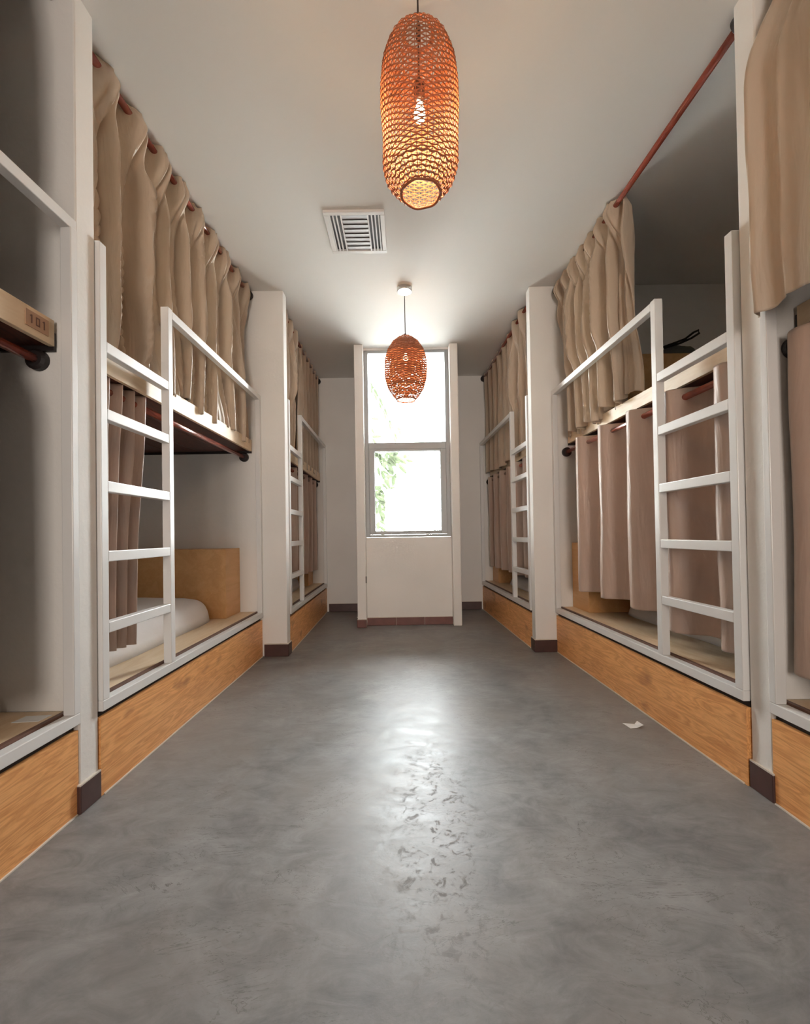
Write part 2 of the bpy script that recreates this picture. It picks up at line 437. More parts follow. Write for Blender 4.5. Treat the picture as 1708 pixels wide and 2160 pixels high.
sk = skirt('baseboard_window', [((PL1, 5.028, 0), (-0.115, 5.04, 0)), ((-0.112, 5.028, 0), (0.215, 5.04, 0)), ((0.218, 5.028, 0), (PR0, 5.04, 0))], M['redtile'], 0.088)
boxes('grout_line', M['grout'], sk, [((-0.115, 5.029, 0), (-0.112, 5.04, 0.088)), ((0.215, 5.029, 0), (0.218, 5.04, 0.088))])

# ------------------------------------------------------------------ window
WX0, WX1 = PL1, PR0
wz0, wz1 = 1.012, 3.184
win = boxes('window_1', M['alu'], None, [
    ((WX0, 5.046, wz0), (WX0+0.045, 5.13, wz1)), ((WX1-0.045, 5.046, wz0), (WX1, 5.13, wz1)),
    ((WX0+0.045, 5.046, wz1-0.03), (WX1-0.045, 5.13, wz1)), ((WX0+0.045, 5.046, wz0), (WX1-0.045, 5.13, wz0+0.03)),
    ((WX0+0.045, 5.046, 2.035), (WX1-0.045, 5.13, 2.112))], bevel=0.003)
win['kind'] = 'structure'
sash = boxes('lower_sash', M['alu'], win, [
    ((WX0+0.045, 5.035, 1.043), (-0.336, 5.10, 2.033)), ((0.428, 5.035, 1.043), (WX1-0.045, 5.10, 2.033)),
    ((-0.336, 5.035, 1.043), (0.428, 5.10, 1.085)), ((-0.336, 5.035, 2.008), (0.428, 5.10, 2.033))], bevel=0.003)
boxes('pane', M['glass'], sash, [((-0.336, 5.078, 1.085), (0.428, 5.082, 2.008))])
boxes('gasket', M['gap'], sash, [((-0.336, 5.060, 1.085), (-0.332, 5.066, 2.008)), ((0.424, 5.060, 1.085), (0.428, 5.066, 2.008)),
      ((-0.332, 5.060, 2.004), (0.424, 5.066, 2.008))])
boxes('pane', M['glass'], win, [((WX0+0.045, 5.098, 2.112), (WX1-0.045, 5.102, wz1-0.03))])
for x in (0.026, 0.262):
    boxes('latch', M['paper'], sash, [((x-0.028, 5.035, 1.052), (x+0.028, 5.055, 1.064)), ((x-0.010, 5.028, 1.040), (x+0.010, 5.055, 1.056))], bevel=0.003)
boxes('bounce_sill_1', M['paper'], None, [((WX0, 5.15, 0.90), (WX1, 6.05, 1.01))])['kind'] = 'structure'  # outer sill, made deep and white to bounce daylight onto the ceiling
struct('outdoor_ground', mat_simple('pale_paving', (0.78, 0.77, 0.74, 1), 0.8), [((-15, Y3+0.2, -0.4), (15, 40, -0.3))])

# ------------------------------------------------------------------ bunk bays
class Bay:
    def __init__(s, side, y0, y1, xa, xb):
        s.side, s.y0, s.y1, s.xa, s.xb = side, y0, y1, xa, xb
    def X(s, v): return s.xa + (s.xb - s.xa) * (v - s.y0) / (s.y1 - s.y0)
    def f(s, u, v, z): return (s.side * (s.X(v) + u), v, z)     # u = distance behind the frame's aisle face
BAYS = {
 'L0': Bay(-1, -0.36, Y1N-0.004, 1.252, 1.252), 'L1': Bay(-1, Y1F+0.004, Y2N-0.004, 1.243, 1.243), 'L2': Bay(-1, Y2F+0.006, Y3-0.004, 1.028, 1.066),
 'R0': Bay(1, -0.36, Y1N-0.004, 1.388, 1.384), 'R1': Bay(1, Y1F+0.004, Y2N-0.004, 1.372, 1.302), 'R2': Bay(1, Y2F+0.006, Y3-0.004, 1.118, 1.046)}
WHERE = {'L0': 'at the left edge of the photo, nearest bay', 'L1': 'in the middle bay on the left', 'L2': 'in the far bay left of the window',
         'R0': 'at the right edge of the photo, nearest bay', 'R1': 'in the middle bay on the right', 'R2': 'in the far bay right of the window'}
RUNGS = [(0.655, 0.700), (0.953, 0.998), (1.247, 1.293), (1.552, 1.598), (1.836, 1.882)]
T = 0.042
DECK = {'L': (0.080, 1.79, 1.89), 'R': (0.135, 1.815, 1.90)}

def bunk(k, label, ladder=True, box_low=True, box_up=True):
    B = BAYS[k]; f = B.f; y0, y1 = B.y0, B.y1
    ln = y1 - y0
    root = thing('bunk_bed', f(0.02, y0, 0), label, 'bunk bed', 'built-in bunk beds along the aisle')
    deep = BX - 0.003 - max(B.xa, B.xb)
    # base
    fp = boxes('front_panel', M['pine'], root, [((0.010, y0, 0.0), (0.034, y1, 0.318))], f)
    boxes('shadow_gap', M['gap'], root, [((0.028, y0, 0.318), (0.06, y1, 0.352))], f)
    boxes('caulk_line', M['grout'], fp, [((0.004, y0+0.015, 0.0), (0.010, y1-0.01, 0.005))], f)
    boxes('platform', M['ply'], root, [((0.062, y0, 0.352), (deep, y1, 0.392))], f, bevel=0.002)
    boxes('platform_edging', M['edge'], root, [((T+0.002, y0, 0.352), (0.062, y1, 0.394))], f)
    # white steel frame
    b = 0.003
    bs = boxes('bottom_rail', M['white'], root, [((0, y0, 0.343), (T, y1, 0.386))], f, bevel=b)
    lad = y0 + 0.525
    boxes('post', M['white'], root, [((0, y0, 0.386), (T, y0+T, 2.285))], f, bevel=b)
    boxes('post', M['white'], root, [((0, lad, 0.386), (T, lad+T, 2.285))], f, bevel=b)
    boxes('post', M['white'], root, [((0, y1-0.032, 0.386), (T, y1, 2.245))], f, bevel=b)
    for a, c in RUNGS:
        boxes('rung', M['white'], root, [((0.001, y0+T, a), (T-0.001, lad, c))], f, bevel=b)
    boxes('guard_rail', M['white'], root, [((0.001, lad+T, 2.238), (T-0.001, y1, 2.281))], f, bevel=b)
    # upper deck
    du, dz0, dz1 = DECK[k[0]]
    bb = boxes('deck_board', M['ply'], root, [((du, y0+0.015, dz0), (du+0.022, y1-0.012, dz1))], f, bevel=0.002)
    nb = 7
    bm = bmesh.new()
    for i in range(nb):
        ua = du + 0.022 + (deep - du - 0.022) * i / nb; ub = du + 0.022 + (deep - du - 0.022) * (i+1) / nb - 0.004
        box(bm, (ua, y0+0.001, dz0+0.006), (ub, y1-0.001, dz1-0.02), f)
    link('deck_planks', bm, M['dark_wood'], root)
    for ya in (y0+0.001, y1-0.012):
        boxes('deck_bracket', M['black'], root, [((du+0.004, ya, dz0-0.015), (deep, ya+0.011, dz0+0.055))], f)
    # storage boxes at the far end
    if box_low:
        boxes('storage_box', M['ply_box'], root, [((0.20 if k[0] == 'L' else 0.155, y1-0.305, 0.392), (deep, y1-0.001, 0.95))], f, bevel=0.003)
    if box_up:
        boxes('storage_box', M['ply_box'], root, [((0.24, y1-0.30, dz1-0.02), (deep, y1-0.001, 2.475))], f, bevel=0.003)
    return root, bb

b_l0, board_l0 = bunk('L0', 'bunk bed cut by the left photo edge, number plate on its upper board', box_low=False, box_up=False)
b_l1, _ = bunk('L1', 'white-framed bunk bed in the left middle bay, lower bunk open with white mattress in view')
b_l2, _ = bunk('L2', 'narrow-looking white bunk frame and ladder in the far left bay beside the window')
b_r0, _ = bunk('R0', 'white-framed bunk bed cut by the right edge of the photo, dark behind its post', box_low=False, box_up=False)
b_r1, _ = bunk('R1', 'bunk bed in the right middle bay, upper bunk half open with pouch on box')
b_r2, _ = bunk('R2', 'narrow-looking white bunk frame and ladder in the far right bay beside the window')

# number plate 101 on the near left board
B = BAYS['L0']
pl = boxes('number_plate', mat_simple('plywood_plate', rgb('b8957a'), 0.5), board_l0, [((0.076, 1.535, 1.815), (0.080, 1.635, 1.873))], B.f)
bm = bmesh.new()
def stroke(v0, v1, z0, z1): box(bm, (0.0745, v0, z0), (0.076, v1, z1), B.f)
stroke(1.556, 1.561, 1.829, 1.860); stroke(1.552, 1.556, 1.853, 1.857)
stroke(1.577, 1.581, 1.829, 1.860); stroke(1.590, 1.594, 1.829, 1.860); stroke(1.581, 1.590, 1.829, 1.833); stroke(1.581, 1.590, 1.856, 1.860)
stroke(1.611, 1.616, 1.829, 1.860); stroke(1.607, 1.611, 1.853, 1.857)
link('number', bm, M['edge'], pl)

# ------------------------------------------------------------------ curtain rods
def rod(k, u, z, label, group, sk=0.040):
    B = BAYS[k]; y0 = B.y0 + 0.001; y1 = B.y1 + 0.0035
    root = thing('curtain_rod', B.f(u, (y0+y1)/2, z), label, 'curtain rod', group)
    p0, p1 = Vector(B.f(u, y0, z)), Vector(B.f(u, y1, z))
    bm = bmesh.new(); tube(bm, [p0, p1], 0.017, 16)
    link('pole', bm, M['rod'], root, smooth=True)
    d = (p1 - p0).normalized()
    for e, q in ((p0, d), (p1, -d)):
        bm = bmesh.new(); tube(bm, [e, e + q * 0.022, e + q * 0.030], [sk, sk, sk * 0.75], 20)
        link('end_socket', bm, M['black'], root, smooth=False)
    return root
UP_U = {'L': 0.095, 'R': 0.072}; LO_U = {'L': 0.150, 'R': 0.125}
ZU, ZL = 3.165, 1.742
rd = {}
side_n = {'L': 'left', 'R': 'right'}; bay_n = {'0': 'nearest', '1': 'middle', '2': 'far'}
for k in BAYS:
    extra = {'L0': 'hidden above the photo corner', 'L1': 'showing between gathered cloth', 'L2': 'beside the window, mostly covered',
             'R0': 'above the nearest curtain', 'R1': 'half of it bare', 'R2': 'beside the window, mostly covered'}[k]
    if True:
        rd[k+'u'] = rod(k, UP_U[k[0]], 3.183 if k == 'L0' else ZU, 'red-brown rod under the ceiling of the %s %s bay, %s' % (bay_n[k[1]], side_n[k[0]], extra), 'curtain rods under the ceiling', 0.024 if k == 'L0' else 0.040)
    rd[k+'l'] = rod(k, LO_U[k[0]], ZL, 'red-brown rod below the upper bunk board of the %s %s bay' % (bay_n[k[1]], side_n[k[0]]), 'curtain rods below the upper bunks')

# ------------------------------------------------------------------ curtains
def fold(p, sharp, bias=0.0):
    s = math.sin(p) + bias
    return math.tanh(sharp * s) / math.tanh(sharp)

def smooth01(x):
    x = max(0.0, min(1.0, x)); return x * x * (3 - 2 * x)

def ridge(p, wd):
    return 1 - 2 * math.exp(-(math.sin(p / 2) / wd) ** 2)

def curtain(k, va, vb, ztop, zbot, u, amp, n, label, mat='cloth', sharp=1.5, seed=0, drift=0.25, slant=0.0, nz=130, ph=0.0, gather=None, fine=0.0, bias=0.0, topamp=None, group=None, va_bot=None, vb_bot=None, rdg=0.0):
    """cloth threaded on a rod; u(s,t), amp(s,t), zbot(s) are functions, s along the rod, t downwards"""
    B = BAYS[k]; rnd = random.Random(seed)
    nx = int(max(80, n * (44 if rdg > 0 else 20)))
    offs = [rnd.uniform(-0.5, 0.5) for _ in range(n * 2 + 4)]
    bm = bmesh.new(); grid = []
    for j in range(nz + 1):
        row = []
        t = j / nz
        for i in range(nx + 1):
            s = i / nx
            zb = zbot(s)
            z = ztop + (zb - ztop) * t
            a0 = va + (vb - va) * s
            if va_bot is not None:
                a1 = va_bot + (vb_bot - va_bot) * s
                a0 = a0 + (a1 - a0) * smooth01(t * 1.6)
            ns = noise.noise(Vector((s * n * 0.55 + seed * 3.1, t * 1.3, seed * 1.7)))
            ns2 = noise.noise(Vector((s * n * 1.4 + seed, t * 2.6 + 5, seed * 0.7 + 9)))
            fade = smooth01((t - 0.03) * 4)
            p = 2 * PI * n * s + ph + fade * (drift * 6 * ns + slant * t * math.sin(s * 9 + seed))
            am = amp(s, t) * (1 + fade * 0.35 * ns2)
            top = 1 - smooth01(t * 14)
            if topamp is not None:
                am = am * (1 - top) + topamp * top
            w = fold(p, sharp, bias)
            if rdg > 0:
                q = rdg * fade
                w = w * (1 - q) + q * (0.95 * ridge(p, 0.24 + 0.10 * ns2) + 0.38 * ridge(p * 2.37 + 1.3 + 2 * ns, 0.20) - 0.1)
            uu = u(s, t) + am * w + fade * (0.018 * ns + 0.006 * ns2)
            if fine > 0:
                uu += fine * math.sin(2 * PI * n * 4.3 * s + 3 * ns + seed) * (0.35 + 0.65 * math.exp(-t * 5))
                z += fine * 0.6 * math.sin(2 * PI * n * 5.1 * s) * (1 - fade)
            vv = a0 + 0.25 * (vb - va) / n * math.sin(2 * p) * 0.12
            lim = B_min - 0.06 * smooth01((z - 2.31) * 5)
            dd = uu - lim
            uu = lim + 0.5 * (dd + math.sqrt(dd * dd + 0.0003))
            vv = min(max(vv, B.y0 + 0.006), B.y1 - 0.006)
            row.append(bm.verts.new(B.f(uu, vv, z)))
        grid.append(row)
    for a, b in zip(grid, grid[1:]):
        for i in range(nx):
            bm.faces.new((a[i], a[i+1], b[i+1], b[i]))
    base = B.f(u(0.5, 0), (va + vb) / 2, ztop)
    o = link('curtain', bm, M[mat], None, smooth=True, base=base)
    md = o.modifiers.new('thickness', 'SOLIDIFY'); md.thickness = 0.0022; md.offset = 0
    tag(o, label, 'curtain', group)
    return o
B_min = 0.047

# left middle bay, upper: fully drawn
def zb(s):
    base = 1.90 if s < 0.22 else 1.865
    return base + 0.020 * math.sin(s * 19) + 0.012 * math.sin(s * 47) - 0.02 * smooth01((s - 0.9) * 10)
def uL1(s, t):
    top = UP_U['L']; bot = 0.15 - 0.085 * smooth01((s - 0.22) * 8)
    return top + (bot - top) * smooth01((t - 0.5) * 2)
curtain('L1', 1.81, 3.755, 3.205, zb, uL1, lambda s, t: 0.062 * (1 - 0.5 * smooth01((t - 0.8) * 5)) * (1.2 - 0.45 * s), 9,
        'beige curtain drawn across the upper bunk of the left middle bay', seed=3, rdg=0.95, drift=0.26, sharp=2.6, bias=0.12, topamp=0.030, fine=0.013, slant=1.6, group='curtains of the upper bunks')
# left middle bay, lower: bunched at the near end
curtain('L1', 1.83, 2.30, 1.788, lambda s: 0.535 - 0.02 * s, lambda s, t: LO_U['L'] + 0.0 * t, lambda s, t: 0.05 * (1 - 0.3 * t), 5,
        'short beige curtain bunched behind the ladder of the left middle lower bunk', mat='cloth_low', seed=5, drift=0.08, sharp=1.6, group='curtains of the lower bunks', va_bot=1.84, vb_bot=2.22)
# right middle bay, upper: gathered to the far half
curtain('R1', 2.74, 3.76, 3.205, lambda s: 1.915 - 0.055 * smooth01(s * 1.4) + 0.035 * math.sin(s * 23) , lambda s, t: UP_U['R'] + 0.035 * smooth01((t - 0.6) * 3) * (1 - s), lambda s, t: 0.075 * (1 - 0.2 * t), 7,
        'beige curtain gathered to the far half of the right middle upper bunk', seed=8, rdg=0.95, drift=0.20, sharp=1.3, topamp=0.034, fine=0.009, slant=1.5, group='curtains of the upper bunks')
# right middle bay, lower: big flat folds
curtain('R1', 1.83, 3.68, 1.790, lambda s: 0.50 + 0.075 * smooth01((s - 0.2) * 3) , lambda s, t: LO_U['R'], lambda s, t: 0.085, 5,
        'pinkish beige eyelet curtain hanging in wide flat folds in the right middle lower bunk', mat='cloth_low', seed=12, drift=0.03, sharp=3.5, ph=2.5, bias=0.45, group='curtains of the lower bunks')
# far bays
curtain('L2', 4.75, 5.94, 3.200, lambda s: 1.83 + 0.015 * math.sin(s * 15), lambda s, t: UP_U['L'] + 0.01, lambda s, t: 0.030, 6,
        'dull beige curtain hanging flat across the upper bunk left of the window', seed=21, drift=0.08, topamp=0.034, group='curtains of the upper bunks')
curtain('L2', 3.97, 4.62, 3.200, lambda s: 1.93 - 0.04 * s, lambda s, t: UP_U['L'] - 0.01 - 0.02 * math.sin(t * 3), lambda s, t: 0.055 * (0.6 + 0.7 * math.sin(t * 3)), 3,
        'loose sunlit curtain end hanging behind the ladder of the far left upper bunk', seed=22, rdg=0.85, drift=0.2, topamp=0.034, group='curtains of the upper bunks', va_bot=3.97, vb_bot=4.42)
curtain('L2', 4.52, 5.93, 1.785, lambda s: 0.585, lambda s, t: LO_U['L'], lambda s, t: 0.035, 5,
        'pinkish curtain hanging over the lower bunk left of the window', mat='cloth_low', seed=23, drift=0.06, group='curtains of the lower bunks')
curtain('R2', 4.55, 5.94, 3.200, lambda s: 1.84 + 0.02 * math.sin(s * 9), lambda s, t: UP_U['R'] + 0.02, lambda s, t: 0.032, 6,
        'dull beige curtain hanging flat across the upper bunk right of the window', seed=31, drift=0.08, topamp=0.034, group='curtains of the upper bunks')
curtain('R2', 4.06, 4.50, 3.200, lambda s: 1.95 - 0.06 * s, lambda s, t: UP_U['R'] - 0.01, lambda s, t: 0.055 * (0.6 + 0.6 * t), 2,
        'sunlit curtain end with a sharp bright fold behind the far right ladder', seed=32, rdg=0.85, drift=0.12, topamp=0.034, group='curtains of the upper bunks', va_bot=4.0, vb_bot=4.55)
curtain('R2', 4.08, 5.90, 1.785, lambda s: 0.60, lambda s, t: LO_U['R'], lambda s, t: 0.05, 6,
        'pinkish curtain hanging over the lower bunk right of the window', mat='cloth_low', seed=33, drift=0.05, sharp=2.2, group='curtains of the lower bunks')
# nearest left bay: unseen curtains added to keep rear fill off its end wall
curtain('L0', -0.30, 1.30, 3.200, lambda s: 1.90, lambda s, t: UP_U['L'] - 0.025 * smooth01(t * 5), lambda s, t: 0.02, 6,
        'unseen beige upper curtain added in the nearest left bay to block light', seed=51, drift=0.1, topamp=0.034, group='curtains of the upper bunks')
curtain('L0', -0.30, 1.30, 1.785, lambda s: 0.50, lambda s, t: LO_U['L'] - 0.08 * smooth01(t * 5), lambda s, t: 0.02, 6,
        'unseen lower curtain added in the nearest left bay to block light', mat='cloth_low', seed=52, drift=0.08, group='curtains of the lower bunks')
# nearest right bay
B_min = -0.12
curtain('R0', 0.35, 1.655, 3.205, lambda s: 1.80 + 0.06 * s + 0.012 * math.sin(s * 31),
        lambda s, t: UP_U['R'] - 0.135 * smooth01(t * 2.6) + 0.015 * smooth01((t - 0.8) * 5), lambda s, t: 0.034 - 0.010 * smooth01(t * 3), 5,
        'beige curtain filling the top right corner of the photo, hem knotted by the post', seed=41, rdg=0.85, drift=0.18, topamp=0.034, ph=1.2, group='curtains of the upper bunks')
B_min = 0.047
curtain('R0', 0.35, 1.668, 1.785, lambda s: 0.50, lambda s, t: LO_U['R'] - 0.025, lambda s, t: 0.04, 5,
        'shaded brown curtain behind the post of the nearest right lower bunk', mat='cloth_low', seed=42, drift=0.06, group='curtains of the lower bunks')

# ------------------------------------------------------------------ mattresses
def mattress(k, ua, ub, va, vb, z0, z1, label, seed=0, r=0.075, slope=0.03):
    B = BAYS[k]
    bm = bmesh.new()
    nu, nv, nr = 22, 46, 8
    def prof(t):      # rounded cross section from the platform up and over (distance inwards, height)
        return t
    # superellipsoid-like slab
    hu, hv, hz = (ub-ua)/2, (vb-va)/2, (z1-z0)
    cu, cv = (ua+ub)/2, (va+vb)/2
    rows = []
    nth = 96; nph = 16
    for j in range(nph + 1):
        a = (PI/2) * j / nph                      # 0 rim at the bottom, pi/2 centre
        ring = []
        for i in range(nth):
            th = 2*PI*i/nth
            e = 0.16
            c, s = math.cos(th), math.sin(th)
            m_ = max(abs(c)**1, abs(s)**1)
            rad = 1 / ((abs(c)**(2/e) + abs(s)**(2/e)) ** (e/2))
            # edge profile
            rr = math.cos(a) ** 0.25 if a < PI/2 - 1e-6 else 0.0
            zz = math.sin(a) ** 0.55
            uu = cu + hu * rr * rad * c; vv = cv + hv * rr * rad * s
            z = z0 + hz * zz
            nn = noise.noise(Vector((uu*5+seed, vv*4, z*6)))
            uu += 0.012 * nn * (1 - zz*0.6); z += 0.014 * nn * zz
            uu += -slope * (1 - zz) * (1 if c < 0 else 0)
            ring.append(bm.verts.new(B.f(uu, vv, max(z, z0))))
        rows.append(ring)
    for a, b in zip(rows, rows[1:]):
        for i in range(nth):
            bm.faces.new((a[i], a[(i+1) % nth], b[(i+1) % nth], b[i]))
    bmesh.ops.remove_doubles(bm, verts=bm.verts, dist=1e-5)
    bm.faces.ensure_lookup_table()
    bot = [v for v in rows[0]]
    bm.faces.new(bot[::-1])
    o = link('mattress', bm, M['sheet'], None, smooth=True, base=B.f(cu, cv, z0))
    tag(o, label, 'mattress', 'mattresses on the lower bunks')
    return o
mattress('L1', 0.30, 1.60, 1.86, 3.49, 0.3925, 0.60, 'white sheeted mattress beside the plywood box on the left middle lower bunk', 1)
mattress('R1', 0.42, 1.50, 1.86, 3.46, 0.3925, 0.52, 'white sheeted mattress behind the wide folded curtain on the right', 2)
mattress('L0', 0.265, 1.60, -0.2, 1.665, 0.3925, 0.555, 'end of a mattress at the left edge of the photo', 3)
mattress('L2', 0.30, 1.70, 3.99, 5.64, 0.3925, 0.58, 'white mattress glimpsed through the ladder of the far left bunk', 4)
mattress('R2', 0.28, 1.70, 3.99, 5.64, 0.3925, 0.52, 'white mattress glimpsed below the curtain of the far right bunk', 5)

# ------------------------------------------------------------------ pouch, red bottle, paper scraps
B = BAYS['R1']
px_, py_, pz_ = 2.32, 3.66, 2.4752
pouch = thing('drawstring_pouch', (px_, py_, pz_), 'grey-green drawstring pouch with black loop lying on the upper storage box', 'pouch')
bm = bmesh.new()
bmesh.ops.create_uvsphere(bm, u_segments=36, v_segments=20, radius=1.0)
for v in bm.verts:
    n_ = noise.noise(v.co * 2.3); g = 1 + 0.16 * n_
    x, y, z = v.co * g
    z = max(z, -0.62)
    v.co = Vector((px_ + 0.165 * x, py_ + 0.085 * y, pz_ + (z + 0.62) * 0.070))
link('pouch_body', bm, M['canvas'], pouch, smooth=True)
bm = bmesh.new()
tube(bm, [(px_-0.16, py_-0.06, pz_+0.085), (px_-0.06, py_-0.07, pz_+0.118), (px_+0.02, py_-0.08, pz_+0.145), (px_+0.09, py_-0.08, pz_+0.198), (px_+0.13, py_-0.08, pz_+0.215),
          (px_+0.135, py_-0.08, pz_+0.19), (px_+0.07, py_-0.08, pz_+0.15), (px_-0.02, py_-0.075, pz_+0.112), (px_-0.15, py_-0.07, pz_+0.075)], 0.0085, 8)
link('loop_cord', bm, M['strap'], pouch, smooth=True)
bot = thing('red_bottle', (1.935, 3.62, pz_), 'small red bottle standing on the upper storage box beside the curtain', 'bottle')
bm = bmesh.new(); lathe(bm, [(0.028, 0), (0.030, 0.01), (0.030, 0.15), (0.022, 0.165), (0.014, 0.175)], (1.935, 3.62, pz_), 20)
link('bottle_body', bm, M['red'], bot, smooth=True)
bm = bmesh.new(); lathe(bm, [(0.016, 0.175), (0.016, 0.20), (0.013, 0.204)], (1.935, 3.62, pz_), 16)
link('cap', bm, M['red'], bot, smooth=True)

def scrap(name, pts, z, label, fold_):
    bm = bmesh.new()
    vs_ = [bm.verts.new((x, y, z + dz)) for x, y, dz in pts]
    bm.faces.new(vs_[:4]); 
    if len(vs_) > 4: bm.faces.new([vs_[1], vs_[2], vs_[4], vs_[5]][::1])
    ex = bmesh.ops.extrude_face_region(bm, geom=bm.faces[:])
    for g in ex['geom']:
        if isinstance(g, bmesh.types.BMVert): g.co.z += 0.0015
    o = link(name, bm, M['paper'], None, base=(pts[0][0], pts[0][1], z))
    tag(o, label, 'paper')
    return o
scrap('paper_scrap', [(1.168, 2.385, 0), (1.225, 2.37, 0.0), (1.215, 2.325, 0.0), (1.178, 2.320, 0.0), (1.252, 2.330, 0.012), (1.240, 2.372, 0.016)], 0.0005,
      'small folded white paper scrap lying alone on the concrete floor', True)
scrap('paper_slip', [(-1.335, 1.585, 0), (-1.330, 1.640, 0.0), (-1.42, 1.632, 0.0), (-1.425, 1.575, 0.0)], 0.3925,
      'pale paper slip lying on the platform of the nearest left bunk', True)

# ------------------------------------------------------------------ ceiling vent
vx0, vx1, vy0, vy1 = -0.512, -0.100, 2.872, 3.302
vent = thing('ceiling_vent', ((vx0+vx1)/2, (vy0+vy1)/2, H), 'square white ceiling vent with grey slats beside the near lamp', 'vent')
fz = H - 0.018
boxes('frame', M['vent_white'], vent, [((vx0, vy0, fz), (vx1, vy0+0.032, H)), ((vx0, vy1-0.032, fz), (vx1, vy1, H)),
      ((vx0, vy0+0.032, fz), (vx0+0.032, vy1-0.032, H)), ((vx1-0.032, vy0+0.032, fz), (vx1, vy1-0.032, H))], bevel=0.003)
boxes('backing', M['gap'], vent, [((vx0+0.032, vy0+0.032, H-0.003), (vx1-0.032, vy1-0.032, H-0.0005))])
for i in range(3):
    for x in (vx0 + 0.040 + i * 0.024, vx1 - 0.040 - i * 0.024):
        sgn = 1 if x < (vx0+vx1)/2 else -1
        bm = bmesh.new()
        box(bm, (x-0.006, vy0+0.032, fz+0.001), (x+0.003, vy1-0.032, fz+0.014))
        link('side_blade', bm, M['vent_white'], vent)
boxes('divider', M['vent_white'], vent, [((vx0+0.110, vy0+0.032, fz), (vx0+0.120, vy1-0.032, H-0.003)), ((vx1-0.120, vy0+0.032, fz), (vx1-0.110, vy1-0.032, H-0.003))])
for i in range(8):
    y = vy0 + 0.034 + i * 0.0453
    bm = bmesh.new()
    vv = [bm.verts.new(p) for p in ((vx0+0.120, y, fz+0.001), (vx1-0.120, y, fz+0.001), (vx1-0.120, y+0.0438, fz+0.007), (vx0+0.120, y+0.0438, fz+0.007))]
    fc = bm.faces.new(vv)
    ex = bmesh.ops.extrude_face_region(bm, geom=[fc])
    for g in ex['geom']:
        if isinstance(g, bmesh.types.BMVert): g.co.z += 0.0025
    link('slat', bm, M['vent_grey'], vent)

# ------------------------------------------------------------------ wicker pendant lamps
def interp(prof, t):
    for (t0, r0), (t1, r1) in zip(prof, prof[1:]):
        if t <= t1:
            q = (t - t0) / (t1 - t0); q = q * q * (3 - 2 * q) * 0.35 + q * 0.65
            return r0 + (r1 - r0) * q
    return prof[-1][1]

